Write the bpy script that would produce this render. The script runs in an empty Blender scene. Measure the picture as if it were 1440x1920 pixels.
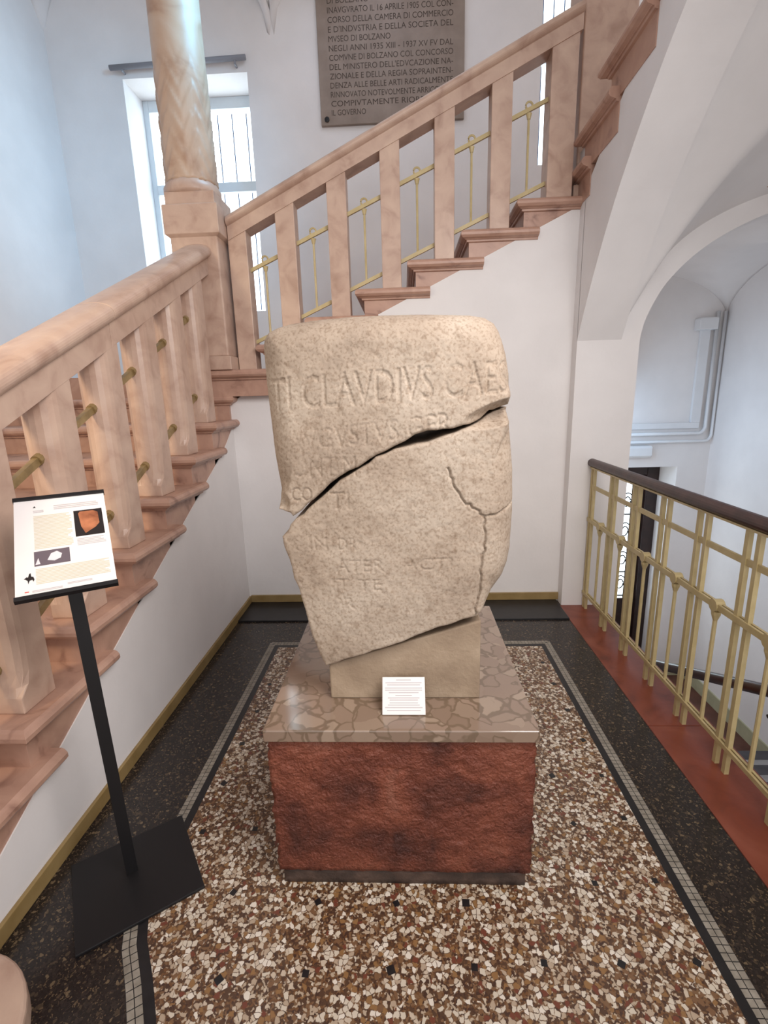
import bpy, math, random
import numpy as np
from mathutils import Matrix, Vector
random.seed(7); RNG = np.random.default_rng(7)
S = bpy.context.scene
COL = S.collection

# ---------------------------------------------------------------- camera
cd = bpy.data.cameras.new('camera'); cam = bpy.data.objects.new('camera', cd); COL.objects.link(cam)
cd.sensor_fit = 'VERTICAL'; cd.sensor_height = 24.0; cd.lens = 24.0 * 916.9 / 1920.0
cd.clip_start = 0.05
Rw = [[0.9988428, -0.01795949, -0.0446152], [0.03920893, -0.23313419, 0.9716538], [-0.02785173, -0.97227872, -0.23216023]]
m = Matrix(((Rw[0][0], -Rw[0][1], -Rw[0][2], 0.0), (Rw[1][0], -Rw[1][1], -Rw[1][2], 0.0), (Rw[2][0], -Rw[2][1], -Rw[2][2], 1.5), (0, 0, 0, 1)))
cam.matrix_world = m
S.camera = cam
# ---------------------------------------------------------------- world, lights, exposure
w = bpy.data.worlds.new('world'); S.world = w; w.use_nodes = True
bg = w.node_tree.nodes['Background']; bg.inputs[0].default_value = (1.0, 0.985, 0.985, 1); bg.inputs[1].default_value = 1.32
S.view_settings.view_transform = 'Standard'; S.view_settings.look = 'None'; S.view_settings.gamma = 1.0
S.view_settings.use_curve_mapping = False; S.view_settings.exposure = 0.0

def area(name, loc, target, size, power, color, sy=None):
    ld = bpy.data.lights.new(name, 'AREA'); ld.energy = power; ld.color = color; ld.size = size
    if sy: ld.shape = 'RECTANGLE'; ld.size_y = sy
    o = bpy.data.objects.new(name, ld); COL.objects.link(o); o.location = loc
    o.rotation_euler = (Vector(target) - Vector(loc)).to_track_quat('-Z', 'Y').to_euler()
    return o
# hall ceiling lamp (warm), added blue light for the left wall, lamp by the lower left stair, daylight in the lower hall
area('hall_lamp', (1.0, 0.3, 2.75), (-0.6, 2.2, 0.9), 1.2, 31, (1.0, 0.955, 0.93)).data.spread = math.radians(125)
area('left_wall_blue_light', (-0.25, 3.3, 4.55), (-3.2, 4.1, 2.9), 0.9, 21, (0.20, 0.62, 1.0)).data.spread = math.radians(95)  # added in mid stairwell to tint the left wall blue, stands in for an unseen window
area('stair_lamp', (-1.95, 0.3, 2.4), (-1.6, 2.4, 1.0), 0.4, 11, (1.0, 0.80, 0.54)).data.spread = math.radians(100)
area('lower_hall_daylight', (1.9, 4.6, 1.2), (3.15, 4.4, 0.6), 0.9, 8, (0.50, 0.74, 1.0))
area('landing_daylight', (-0.2, 4.2, 4.9), (0.2, 4.6, 2.0), 1.4, 6, (0.72, 0.80, 1.0))

# ---------------------------------------------------------------- materials
def srgb(r, g, b):
    f = lambda c: (c / 255 / 12.92) if c / 255 <= 0.04045 else ((c / 255 + 0.055) / 1.055) ** 2.4
    return (f(r), f(g), f(b), 1)
def nodes(name):
    mt = bpy.data.materials.new(name); mt.use_nodes = True
    return mt, mt.node_tree.nodes, mt.node_tree.links, mt.node_tree.nodes['Principled BSDF']
def ramp(N, stops, interp='LINEAR'):
    r = N.new('ShaderNodeValToRGB'); cr = r.color_ramp; cr.interpolation = interp
    while len(cr.elements) < len(stops): cr.elements.new(0.5)
    for e, (p, c) in zip(cr.elements, stops): e.position = p; e.color = c
    return r
def noise_mat(name, stops, scale=8.0, rough=0.6, bump=0.0, bscale=60.0, detail=6.0, spec=0.5, distort=0.0, metallic=0.0):
    mt, N, L, P = nodes(name)
    tc = N.new('ShaderNodeTexCoord')
    n = N.new('ShaderNodeTexNoise'); n.inputs['Scale'].default_value = scale; n.inputs['Detail'].default_value = detail; n.inputs['Distortion'].default_value = distort
    L.new(tc.outputs['Object'], n.inputs['Vector'])
    r = ramp(N, stops); L.new(n.outputs['Fac'], r.inputs['Fac']); L.new(r.outputs['Color'], P.inputs['Base Color'])
    P.inputs['Roughness'].default_value = rough; P.inputs['Specular IOR Level'].default_value = spec; P.inputs['Metallic'].default_value = metallic
    if bump > 0:
        n2 = N.new('ShaderNodeTexNoise'); n2.inputs['Scale'].default_value = bscale; n2.inputs['Detail'].default_value = 8
        L.new(tc.outputs['Object'], n2.inputs['Vector'])
        b = N.new('ShaderNodeBump'); b.inputs['Strength'].default_value = bump; b.inputs['Distance'].default_value = 0.01
        L.new(n2.outputs['Fac'], b.inputs['Height']); L.new(b.outputs['Normal'], P.inputs['Normal'])
    return mt
def flat(name, c, rough=0.6, spec=0.4, metallic=0.0):
    return noise_mat(name, [(0.3, tuple(x * 0.93 for x in c[:3]) + (1,)), (0.7, c)], 5.0, rough, 0, spec=spec, metallic=metallic)
def emit(name, c, s):
    mt, N, L, P = nodes(name)
    P.inputs['Base Color'].default_value = (0, 0, 0, 1); P.inputs['Emission Color'].default_value = c; P.inputs['Emission Strength'].default_value = s
    return mt
M = {}
M['plaster'] = noise_mat('white_plaster', [(0.3, srgb(226, 222, 221)), (0.7, srgb(234, 230, 229))], 3.0, 0.85, 0.08, 40, spec=0.2)
M['pink'] = noise_mat('pink_stone', [(0.25, srgb(170, 138, 120)), (0.5, srgb(194, 164, 146)), (0.75, srgb(206, 178, 158))], 9.0, 0.36, 0.06, 90, 10, distort=0.6)
M['pinkstep'] = noise_mat('rosy_step_stone', [(0.28, srgb(136, 100, 86)), (0.42, srgb(176, 138, 120)), (0.72, srgb(192, 154, 134))], 7.0, 0.38, 0.06, 90, 10, distort=1.2)
M['column'] = noise_mat('column_stone', [(0.25, srgb(160, 122, 98)), (0.5, srgb(196, 166, 142)), (0.75, srgb(206, 184, 164))], 4.0, 0.40, 0.05, 80, 8, distort=0.8)
M['block'] = noise_mat('grey_concrete', [(0.25, srgb(138, 118, 98)), (0.55, srgb(160, 140, 118)), (0.78, srgb(178, 158, 136))], 9.0, 0.85, 0.25, 90, 10)
M['wood'] = noise_mat('dark_brown_wood', [(0.3, srgb(50, 30, 27)), (0.7, srgb(74, 46, 41))], 14.0, 0.35, 0.03, 60)
M['cream'] = noise_mat('cream_paint', [(0.3, srgb(184, 164, 116)), (0.7, srgb(200, 182, 136))], 16.0, 0.42, 0.05, 70)
M['brass'] = noise_mat('tarnished_bracket', [(0.3, srgb(120, 98, 62)), (0.7, srgb(162, 136, 92))], 20.0, 0.5, 0.1, 80)
M['black'] = flat('black_paint', srgb(22, 20, 22), 0.45)
M['olive'] = noise_mat('olive_paint', [(0.3, srgb(134, 110, 66)), (0.7, srgb(156, 132, 88))], 10.0, 0.5, 0.05, 60)
M['pale_olive'] = noise_mat('pale_green_paint', [(0.3, srgb(172, 170, 140)), (0.7, srgb(186, 184, 154))], 10.0, 0.5)
M['redstone'] = noise_mat('red_floor_stone', [(0.25, srgb(96, 44, 32)), (0.5, srgb(128, 64, 46)), (0.8, srgb(146, 80, 60))], 5.0, 0.32, 0.04, 80, 10, distort=1.0)
M['plaque'] = noise_mat('brown_plaque_stone', [(0.25, srgb(128, 112, 100)), (0.7, srgb(148, 132, 120))], 6.0, 0.5, 0.04, 70)
M['letter'] = flat('engraved_letter_dark', srgb(78, 66, 58), 0.8)
M['paper'] = flat('white_paper', srgb(236, 230, 228), 0.5)
M['greyprint'] = flat('grey_print', srgb(196, 188, 190), 0.6)
M['bgprint'] = flat('beige_print', srgb(212, 202, 180), 0.6)
M['darkprint'] = flat('dark_print', srgb(34, 26, 26), 0.5)
M['purpleprint'] = flat('violet_grey_print', srgb(104, 92, 100), 0.5)
M['lightprint'] = flat('pale_print', srgb(224, 218, 222), 0.5)
M['redprint'] = flat('red_print', srgb(214, 70, 56), 0.5)
M['orangeprint'] = noise_mat('orange_print', [(0.3, srgb(120, 66, 40)), (0.7, srgb(206, 132, 92))], 22.0, 0.5)
M['white'] = flat('white_enamel', srgb(226, 226, 228), 0.4)
M['grey'] = flat('grey_metal', srgb(140, 140, 146), 0.45)
M['frame'] = flat('white_window_frame', srgb(214, 222, 228), 0.5)
M['sky'] = emit('daylit_pane', (0.80, 0.93, 1.0, 1), 4.5)
M['iron'] = flat('iron_grille', srgb(96, 110, 136), 0.6)
M['darkwood'] = noise_mat('door_wood', [(0.3, srgb(30, 18, 16)), (0.7, srgb(52, 32, 28))], 12.0, 0.4)
M['brownfloor'] = noise_mat('brown_lower_floor', [(0.3, srgb(84, 50, 42)), (0.7, srgb(106, 66, 56))], 8.0, 0.4)
M['greystep'] = noise_mat('grey_step', [(0.3, srgb(150, 148, 148)), (0.7, srgb(176, 174, 172))], 12.0, 0.5)
M['darkstep'] = noise_mat('dark_step_edge', [(0.3, srgb(60, 58, 62)), (0.7, srgb(84, 82, 86))], 12.0, 0.5)

def chips(name, base_stops, scale, grout, rough, small=None, g0=0.03, g1=0.10):
    mt, N, L, P = nodes(name)
    tc = N.new('ShaderNodeTexCoord')
    nz = N.new('ShaderNodeTexNoise'); nz.inputs['Scale'].default_value = scale * 0.9; nz.inputs['Detail'].default_value = 2
    L.new(tc.outputs['Object'], nz.inputs['Vector'])
    mx = N.new('ShaderNodeMixRGB'); mx.blend_type = 'ADD'; mx.inputs[0].default_value = 0.012
    L.new(tc.outputs['Object'], mx.inputs[1]); L.new(nz.outputs['Color'], mx.inputs[2])
    def vor(sc, feat):
        v = N.new('ShaderNodeTexVoronoi'); v.feature = feat; v.inputs['Scale'].default_value = sc
        L.new(mx.outputs[0], v.inputs['Vector']); return v
    a = vor(scale, 'F1'); e = vor(scale, 'DISTANCE_TO_EDGE')
    sep = N.new('ShaderNodeSeparateColor'); L.new(a.outputs['Color'], sep.inputs[0])
    r = ramp(N, base_stops, 'CONSTANT'); L.new(sep.outputs[0], r.inputs['Fac'])
    mask = ramp(N, [(g0, (0, 0, 0, 1)), (g1, (1, 1, 1, 1))]); L.new(e.outputs['Distance'], mask.inputs['Fac'])
    # smaller chips fill the matrix
    a2 = vor(scale * 2.3, 'F1'); sep2 = N.new('ShaderNodeSeparateColor'); L.new(a2.outputs['Color'], sep2.inputs[0])
    r2 = ramp(N, small or [(0.0, grout), (0.6, grout), (0.62, tuple(min(1, c * 2.2) for c in grout[:3]) + (1,))], 'CONSTANT'); L.new(sep2.outputs[1], r2.inputs['Fac'])
    # some big cells are dropped so that chips vary in size
    drop = N.new('ShaderNodeMath'); drop.operation = 'GREATER_THAN'; drop.inputs[1].default_value = 0.50; L.new(sep.outputs[2], drop.inputs[0])
    mul = N.new('ShaderNodeMath'); mul.operation = 'MULTIPLY'; L.new(mask.outputs['Color'], mul.inputs[0]); L.new(drop.outputs[0], mul.inputs[1])
    mix = N.new('ShaderNodeMixRGB'); L.new(mul.outputs[0], mix.inputs[0]); L.new(r2.outputs['Color'], mix.inputs[1]); L.new(r.outputs['Color'], mix.inputs[2])
    L.new(mix.outputs[0], P.inputs['Base Color']); P.inputs['Roughness'].default_value = rough
    return mt
M['terrazzo'] = chips('marble_chip_terrazzo', [(0.0, srgb(206, 194, 176)), (0.32, srgb(176, 156, 134)), (0.46, srgb(222, 212, 198)), (0.6, srgb(140, 104, 66)), (0.72, srgb(112, 62, 46)), (0.80, srgb(196, 180, 160)), (0.92, srgb(120, 88, 62))], 76.0, srgb(84, 62, 46), 0.28,
    [(0.0, srgb(84, 60, 44)), (0.35, srgb(120, 90, 64)), (0.55, srgb(70, 48, 38)), (0.7, srgb(178, 160, 138)), (0.85, srgb(110, 76, 48))])
M['darkterrazzo'] = chips('dark_terrazzo', [(0.0, srgb(36, 30, 28)), (0.5, srgb(48, 40, 36)), (0.8, srgb(70, 58, 46)), (0.93, srgb(104, 88, 68))], 110.0, srgb(28, 23, 22), 0.25,
    [(0.0, srgb(30, 25, 24)), (0.6, srgb(42, 35, 32)), (0.88, srgb(92, 76, 58))])
M['tess'] = noise_mat('pale_tesserae', [(0.3, srgb(122, 114, 102)), (0.7, srgb(158, 150, 138))], 30.0, 0.4)
M['blackstone'] = noise_mat('black_stone', [(0.3, srgb(20, 19, 21)), (0.7, srgb(34, 32, 34))], 20.0, 0.35)

def marble_mat():
    mt, N, L, P = nodes('breccia_marble')
    tc = N.new('ShaderNodeTexCoord')
    n = N.new('ShaderNodeTexNoise'); n.inputs['Scale'].default_value = 9; n.inputs['Detail'].default_value = 3; L.new(tc.outputs['Object'], n.inputs['Vector'])
    mx = N.new('ShaderNodeMixRGB'); mx.blend_type = 'ADD'; mx.inputs[0].default_value = 0.10; L.new(tc.outputs['Object'], mx.inputs[1]); L.new(n.outputs['Color'], mx.inputs[2])
    v = N.new('ShaderNodeTexVoronoi'); v.feature = 'DISTANCE_TO_EDGE'; v.inputs['Scale'].default_value = 17; L.new(mx.outputs[0], v.inputs['Vector'])
    v2 = N.new('ShaderNodeTexVoronoi'); v2.inputs['Scale'].default_value = 17; L.new(mx.outputs[0], v2.inputs['Vector'])
    s = N.new('ShaderNodeSeparateColor'); L.new(v2.outputs['Color'], s.inputs[0])
    cell = ramp(N, [(0.0, srgb(150, 128, 112)), (0.5, srgb(134, 112, 96)), (1.0, srgb(160, 140, 122))]); L.new(s.outputs[0], cell.inputs['Fac'])
    vein = ramp(N, [(0.0, (0, 0, 0, 1)), (0.06, (0, 0, 0, 1)), (0.12, (1, 1, 1, 1))]); L.new(v.outputs['Distance'], vein.inputs['Fac'])
    dr = N.new('ShaderNodeMath'); dr.operation = 'MAXIMUM'; L.new(vein.outputs['Color'], dr.inputs[0])
    dm = N.new('ShaderNodeMath'); dm.operation = 'GREATER_THAN'; dm.inputs[1].default_value = 0.6; L.new(s.outputs[1], dm.inputs[0]); L.new(dm.outputs[0], dr.inputs[1])
    mix = N.new('ShaderNodeMixRGB'); L.new(dr.outputs[0], mix.inputs[0]); mix.inputs[1].default_value = srgb(116, 97, 80); L.new(cell.outputs['Color'], mix.inputs[2])
    L.new(mix.outputs[0], P.inputs['Base Color']); P.inputs['Roughness'].default_value = 0.10; P.inputs['IOR'].default_value = 1.75
    return mt
M['marble'] = marble_mat()
M['redrough'] = noise_mat('rough_red_stone', [(0.30, srgb(70, 34, 26)), (0.48, srgb(112, 58, 42)), (0.62, srgb(132, 72, 52)), (0.8, srgb(150, 96, 78))], 6.0, 0.5, 1.0, 95, 12, distort=0.4)
M['plinth'] = noise_mat('dark_plinth', [(0.3, srgb(48, 38, 34)), (0.7, srgb(96, 76, 66))], 14.0, 0.7, 0.4, 60)
def stone_mat():
    mt, N, L, P = nodes('weathered_limestone')
    tc = N.new('ShaderNodeTexCoord')
    def nz(sc, det, dist=0):
        n = N.new('ShaderNodeTexNoise'); n.inputs['Scale'].default_value = sc; n.inputs['Detail'].default_value = det; n.inputs['Distortion'].default_value = dist
        L.new(tc.outputs['Object'], n.inputs['Vector']); return n
    a = nz(5, 8); b = nz(45, 10, 0.5); c = nz(140, 6)
    r = ramp(N, [(0.3, srgb(152, 135, 119)), (0.5, srgb(170, 153, 136)), (0.7, srgb(184, 169, 153))]); L.new(a.outputs['Fac'], r.inputs['Fac'])
    r2 = ramp(N, [(0.30, srgb(176, 156, 136)), (0.46, (1, 1, 1, 1))]); L.new(b.outputs['Fac'], r2.inputs['Fac'])
    mu = N.new('ShaderNodeMixRGB'); mu.blend_type = 'MULTIPLY'; mu.inputs[0].default_value = 0.40; L.new(r.outputs['Color'], mu.inputs[1]); L.new(r2.outputs['Color'], mu.inputs[2])
    L.new(mu.outputs[0], P.inputs['Base Color']); P.inputs['Roughness'].default_value = 0.8; P.inputs['Specular IOR Level'].default_value = 0.25
    ad = N.new('ShaderNodeMath'); ad.operation = 'MULTIPLY_ADD'; L.new(b.outputs['Fac'], ad.inputs[0]); ad.inputs[1].default_value = 0.4; L.new(c.outputs['Fac'], ad.inputs[2])
    sp = ramp(N, [(0.36, srgb(186, 170, 152)), (0.5, (1, 1, 1, 1))]); L.new(c.outputs['Fac'], sp.inputs['Fac'])
    mu2 = N.new('ShaderNodeMixRGB'); mu2.blend_type = 'MULTIPLY'; mu2.inputs[0].default_value = 0.45; L.new(mu.outputs[0], mu2.inputs[1]); L.new(sp.outputs['Color'], mu2.inputs[2]); L.new(mu2.outputs[0], P.inputs['Base Color'])
    bp = N.new('ShaderNodeBump'); bp.inputs['Strength'].default_value = 0.16; bp.inputs['Distance'].default_value = 0.004; L.new(ad.outputs[0], bp.inputs['Height']); L.new(bp.outputs['Normal'], P.inputs['Normal'])
    return mt
M['stone'] = stone_mat()

# ---------------------------------------------------------------- mesh helpers
def link(name, verts, faces, mat, parent=None, smooth=False):
    me = bpy.data.meshes.new(name); me.from_pydata([tuple(v) for v in verts], [], faces); me.validate(); me.update()
    import bmesh
    bm = bmesh.new(); bm.from_mesh(me); bmesh.ops.recalc_face_normals(bm, faces=bm.faces); bm.to_mesh(me); bm.free()
    if mat: me.materials.append(M[mat])
    if smooth: me.polygons.foreach_set('use_smooth', [True] * len(me.polygons))
    o = bpy.data.objects.new(name, me); COL.objects.link(o)
    if parent: o.parent = parent
    return o
class MB:
    def __init__(s): s.v = []; s.f = []
    def add(s, v, f):
        k = len(s.v); s.v += [tuple(p) for p in v]; s.f += [tuple(i + k for i in q) for q in f]; return s
    def box(s, x0, x1, y0, y1, z0, z1):
        return s.add([(x0, y0, z0), (x1, y0, z0), (x1, y1, z0), (x0, y1, z0), (x0, y0, z1), (x1, y0, z1), (x1, y1, z1), (x0, y1, z1)],
                     [(0, 3, 2, 1), (4, 5, 6, 7), (0, 1, 5, 4), (1, 2, 6, 5), (2, 3, 7, 6), (3, 0, 4, 7)])
    def prism(s, poly, d):           # poly: 3D points of one cap, d: extrusion vector
        n = len(poly); q = [tuple(Vector(p) + Vector(d)) for p in poly]
        return s.add(list(poly) + q, [tuple(range(n)), tuple(range(2 * n - 1, n - 1, -1))] + [(i, (i + 1) % n, n + (i + 1) % n, n + i) for i in range(n)])
    def bar(s, a, b, w, h=None, up=(0, 0, 1)):   # rectangular bar from a to b
        h = h or w; a = Vector(a); b = Vector(b); t = (b - a).normalized(); sd = t.cross(Vector(up))
        if sd.length < 1e-4: sd = t.cross(Vector((0, 1, 0)))
        sd.normalize(); u = sd.cross(t)
        pts = [a + sd * (w / 2 * i) + u * (h / 2 * j) for i, j in ((-1, -1), (1, -1), (1, 1), (-1, 1))]
        return s.prism(pts, b - a)
    def tube(s, pts, r, n=12):
        pts = [Vector(p) for p in pts]; rings = []; base = len(s.v)
        for i, p in enumerate(pts):
            t = (pts[min(i + 1, len(pts) - 1)] - pts[max(i - 1, 0)]).normalized()
            a = t.cross(Vector((0, 0, 1)))
            if a.length < 1e-3: a = t.cross(Vector((0, 1, 0)))
            a.normalize(); b = a.cross(t)
            rr = r[i] if isinstance(r, (list, tuple)) else r
            s.v += [tuple(p + a * (rr * math.cos(k * 2 * math.pi / n)) + b * (rr * math.sin(k * 2 * math.pi / n))) for k in range(n)]
        for i in range(len(pts) - 1):
            for k in range(n):
                s.f.append((base + i * n + k, base + i * n + (k + 1) % n, base + (i + 1) * n + (k + 1) % n, base + (i + 1) * n + k))
        s.f.append(tuple(base + k for k in range(n))[::-1]); e = base + (len(pts) - 1) * n; s.f.append(tuple(e + k for k in range(n)))
        return s
    def lathe(s, prof, c, n=32):     # prof: (r, z)
        base = len(s.v); k = len(prof)
        for r, z in prof: s.v += [(c[0] + r * math.cos(a * 2 * math.pi / n), c[1] + r * math.sin(a * 2 * math.pi / n), z) for a in range(n)]
        for i in range(k - 1):
            for a in range(n): s.f.append((base + i * n + a, base + i * n + (a + 1) % n, base + (i + 1) * n + (a + 1) % n, base + (i + 1) * n + a))
        s.f.append(tuple(base + a for a in range(n))[::-1]); s.f.append(tuple(base + (k - 1) * n + a for a in range(n)))
        return s
    def rings(s, rects):             # loft of rectangles (x0,x1,y0,y1,z)
        base = len(s.v)
        for x0, x1, y0, y1, z in rects: s.v += [(x0, y0, z), (x1, y0, z), (x1, y1, z), (x0, y1, z)]
        for i in range(len(rects) - 1):
            for k in range(4): s.f.append((base + 4 * i + k, base + 4 * i + (k + 1) % 4, base + 4 * i + 4 + (k + 1) % 4, base + 4 * i + 4 + k))
        s.f.append((base, base + 1, base + 2, base + 3)); e = base + 4 * (len(rects) - 1); s.f.append((e + 3, e + 2, e + 1, e))
        return s
    def out(s, name, mat, parent=None, smooth=False): return link(name, s.v, s.f, mat, parent, smooth)
def bevel(o, w=0.004, seg=2):
    md = o.modifiers.new('bevel', 'BEVEL'); md.width = w; md.segments = seg; md.limit_method = 'ANGLE'; md.angle_limit = math.radians(40); return o
def thing(name, loc, label, cat, group=None):
    o = bpy.data.objects.new(name, None); COL.objects.link(o); o.location = loc; o.empty_display_size = 0.1
    o['label'] = label; o['category'] = cat
    if group: o['group'] = group
    THINGS.append(o); return o
THINGS = []
def tag(o, label, cat, group=None):
    o['label'] = label; o['category'] = cat
    if group: o['group'] = group
    return o
def struct(o): o['kind'] = 'structure'; return o
def adopt(parent):                   # parts were built in world space: keep them there under an offset parent
    bpy.context.view_layer.update()
    for c in parent.children: c.matrix_parent_inverse = parent.matrix_world.inverted()

# ---------------------------------------------------------------- setting: floors
floor = struct(MB().box(-1.20, 1.10, -1.5, 3.45, -0.2, 0.0).out('floor', 'darkterrazzo'))
# marble chip field with the rounded inner corner
path = [(-0.805, 2.72), (-0.805, 1.14), (-0.765, 1.05), (-0.70, 0.955), (-0.648, 0.87), (-0.60, 0.77), (-0.56, 0.62), (-0.545, 0.4), (-0.545, -1.4)]
field = [(0.805, -1.4), (0.805, 2.72)] + path
MB().prism([(x, y, 0.0005) for x, y in field], (0, 0, 0.001)).out('chip_field', 'terrazzo', floor)
def offset_path(pts, d):
    out = []
    for i, p in enumerate(pts):
        a = Vector(pts[max(i - 1, 0)]); b = Vector(pts[min(i + 1, len(pts) - 1)])
        if 0 < i < len(pts) - 1:
            t1 = (Vector(p) - a).normalized(); t2 = (b - Vector(p)).normalized(); n1 = Vector((-t1.y, t1.x)); n2 = Vector((-t2.y, t2.x)); n = (n1 + n2); n = n / max(n.dot(n1), 0.3)
        else:
            t = (b - a).normalized(); n = Vector((-t.y, t.x))
        out.append((p[0] + n.x * d, p[1] + n.y * d))
    return out
full = [(0.805, -1.4), (0.805, 2.72)] + path       # runs up the right, across the back and down the left; outside is to the right hand: d < 0
def strip(d0, d1, z, name, mat):
    a = offset_path(full, -d0); b = offset_path(full, -d1); mb = MB()
    for i in range(len(full) - 1): mb.prism([(a[i][0], a[i][1], 0.0003), (a[i + 1][0], a[i + 1][1], 0.0003), (b[i + 1][0], b[i + 1][1], 0.0003), (b[i][0], b[i][1], 0.0003)], (0, 0, z))
    return mb.out(name, mat, floor)
strip(-0.002, 0.024, 0.0014, 'black_line', 'blackstone')
strip(0.024, 0.064, 0.0008, 'grout_bed', 'blackstone')
mb = MB()
for row in range(2):
    line = offset_path(full, -(0.0345 + 0.0195 * row))
    for i in range(len(line) - 1):
        a = Vector(line[i]); b = Vector(line[i + 1]); n = max(1, int((b - a).length / 0.0205)); t = (b - a) / n; tn = t.normalized(); pn = Vector((-tn.y, tn.x))
        for k in range(n):
            p = a + t * (k + 0.06); q = a + t * (k + 0.94); hw = 0.0086
            mb.prism([(p.x - pn.x * hw, p.y - pn.y * hw, 0.0005), (q.x - pn.x * hw, q.y - pn.y * hw, 0.0005), (q.x + pn.x * hw, q.y + pn.y * hw, 0.0005), (p.x + pn.x * hw, p.y + pn.y * hw, 0.0005)], (0, 0, 0.0012 + random.random() * 0.0004))
o = mb.out('tesserae', 'tess', floor); o['kind'] = 'stuff'
sq = [(-0.746, 1.406), (-0.519, 0.956), (-0.29, 0.975), (-0.062, 0.988), (0.162, 0.999), (0.35, 1.013), (0.555, 1.015), (0.757, 1.023), (0.568, 1.238), (0.757, 1.249), (0.565, 1.681), (0.761, 1.683), (0.761, 1.481), (0.575, 1.456), (0.56, 1.9), (0.76, 1.89), (0.56, 2.12), (0.76, 2.1), (0.56, 2.34), (0.76, 2.32), (0.76, 2.53), (0.56, 2.55), (-0.289, 1.165), (-0.05, 1.165), (0.16, 1.17), (-0.56, 1.19), (-0.56, 1.42), (-0.56, 1.65), (-0.75, 1.63), (-0.75, 1.86), (-0.56, 1.88), (-0.75, 2.09), (-0.56, 2.1), (-0.75, 2.32), (-0.56, 2.33), (-0.29, 0.74), (-0.062, 0.75), (0.162, 0.76), (0.35, 0.77), (0.555, 0.78), (0.757, 0.79), (0.35, 2.5), (0.1, 2.5), (-0.15, 2.5), (-0.4, 2.5)]
me_sq = None
for x, y in sq:
    a = random.uniform(0, 1.5); h = random.uniform(0.009, 0.0125)
    if me_sq is None:
        o = MB().prism([(math.cos(k * math.pi / 2) * 0.014, math.sin(k * math.pi / 2) * 0.014, 0) for k in range(4)], (0, 0, 0.0012)).out('inlay_square', 'blackstone', floor); me_sq = o.data
    else:
        o = bpy.data.objects.new('inlay_square', me_sq); COL.objects.link(o); o.parent = floor
    o.location = (x, y, 0.0012); o.rotation_euler = (0, 0, a); o.scale = (h / 0.011, h / 0.011, 1)
for y0, y1 in ((1.985, 3.30), (0.62, 1.982), (-0.75, 0.617)):
    bevel(MB().box(1.085, 1.375, y0, y1, -0.2, 0.004).out('red_slab', 'redstone', floor), 0.003)
bevel(MB().box(-1.185, 1.085, 3.07, 3.40, -0.05, 0.012).out('threshold_slab', 'blackstone', floor), 0.003)

# ---------------------------------------------------------------- setting: walls
TOP = 6.2
def wl(y): return 0.235 + 0.452 * (y - 1.091)              # foot of the step ends on the left wall
poly = [(-1.185, -1.5, -0.2), (-1.185, 3.42, -0.2), (-1.185, 3.42, 1.47), (-1.185, 3.30, 1.30), (-1.185, 3.2, wl(3.2)), (-1.185, 0.57, 0.0), (-1.185, -1.5, 0.0)]
struct(MB().prism([(-1.185, 0.5, -0.2), (-1.185, 3.40, -0.2), (-1.185, 3.40, 1.34), (-1.185, 3.33, 1.28), (-1.185, 3.26, 1.23), (-1.185, 3.15, wl(3.15)), (-1.185, 0.66, 0.04), (-1.185, 0.5, 0.04)], (-0.12, 0, 0)).out('wall_left', 'plaster'))
def bl(x): return 2.28 + 0.465 * (x - 0.42)
struct(MB().prism([(-1.19, 3.39, -0.2), (1.30, 3.39, -0.2), (1.30, 3.39, bl(1.30)), (-0.92, 3.39, bl(-0.92)), (-1.05, 3.39, 1.56), (-1.19, 3.39, 1.47)], (0, 0.12, 0)).out('wall_back', 'plaster'))
struct(MB().box(-3.32, -3.20, -1.5, 5.3, -0.2, TOP).out('wall_far_left', 'plaster'))
# far wall with two window openings and the lower door opening
def wall_with_holes(name, x0, x1, z0, z1, y0, y1, holes, mat='plaster'):
    xs = sorted({x0, x1} | {h[0] for h in holes} | {h[1] for h in holes}); zs = sorted({z0, z1} | {h[2] for h in holes} | {h[3] for h in holes}); mb = MB()
    for i in range(len(xs) - 1):
        run = None
        for k in range(len(zs) - 1):
            cx_, cz_ = (xs[i] + xs[i + 1]) / 2, (zs[k] + zs[k + 1]) / 2
            if not any(h[0] < cx_ < h[1] and h[2] < cz_ < h[3] for h in holes): mb.box(xs[i], xs[i + 1], y0, y1, zs[k], zs[k + 1])
    return struct(mb.out(name, mat))
W1 = (-2.53, -1.37, 2.36, 4.39); W2 = (1.27, 2.05, 3.53, 5.2); D1 = (1.75, 2.845, -1.74, 0.69)
wall_with_holes('wall_far', -3.3, 3.3, -1.95, TOP, 5.2, 5.60, [W1, W2, D1])
struct(MB().box(3.15, 3.27, -1.5, 5.3, -1.95, 3.6).out('wall_right', 'plaster'))

def hermite(tab, x):
    xs = [p[0] for p in tab]; ys = [p[1] for p in tab]; n = len(tab)
    x = min(max(x, xs[0]), xs[-1]); i = max(0, min(n - 2, int(np.searchsorted(xs, x)) - 1))
    d = [(ys[k + 1] - ys[k]) / (xs[k + 1] - xs[k]) for k in range(n - 1)]
    def tan(k):
        if k == 0: return d[0] * 1.15
        if k == n - 1: return d[-1]
        return 2 * d[k - 1] * d[k] / (d[k - 1] + d[k]) if d[k - 1] * d[k] > 0 else 0
    h = xs[i + 1] - xs[i]; t = (x - xs[i]) / h
    return (2*t**3 - 3*t*t + 1) * ys[i] + (t**3 - 2*t*t + t) * h * tan(i) + (-2*t**3 + 3*t*t) * ys[i+1] + (t**3 - t*t) * h * tan(i+1)
G = [(0, 0), (0.02, 0.10), (0.066, 0.21), (0.154, 0.368), (0.285, 0.532), (0.417, 0.634), (0.6, 0.726), (0.787, 0.79), (1.2, 0.88), (1.8, 0.93)]     # wall arch of the vault
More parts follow.
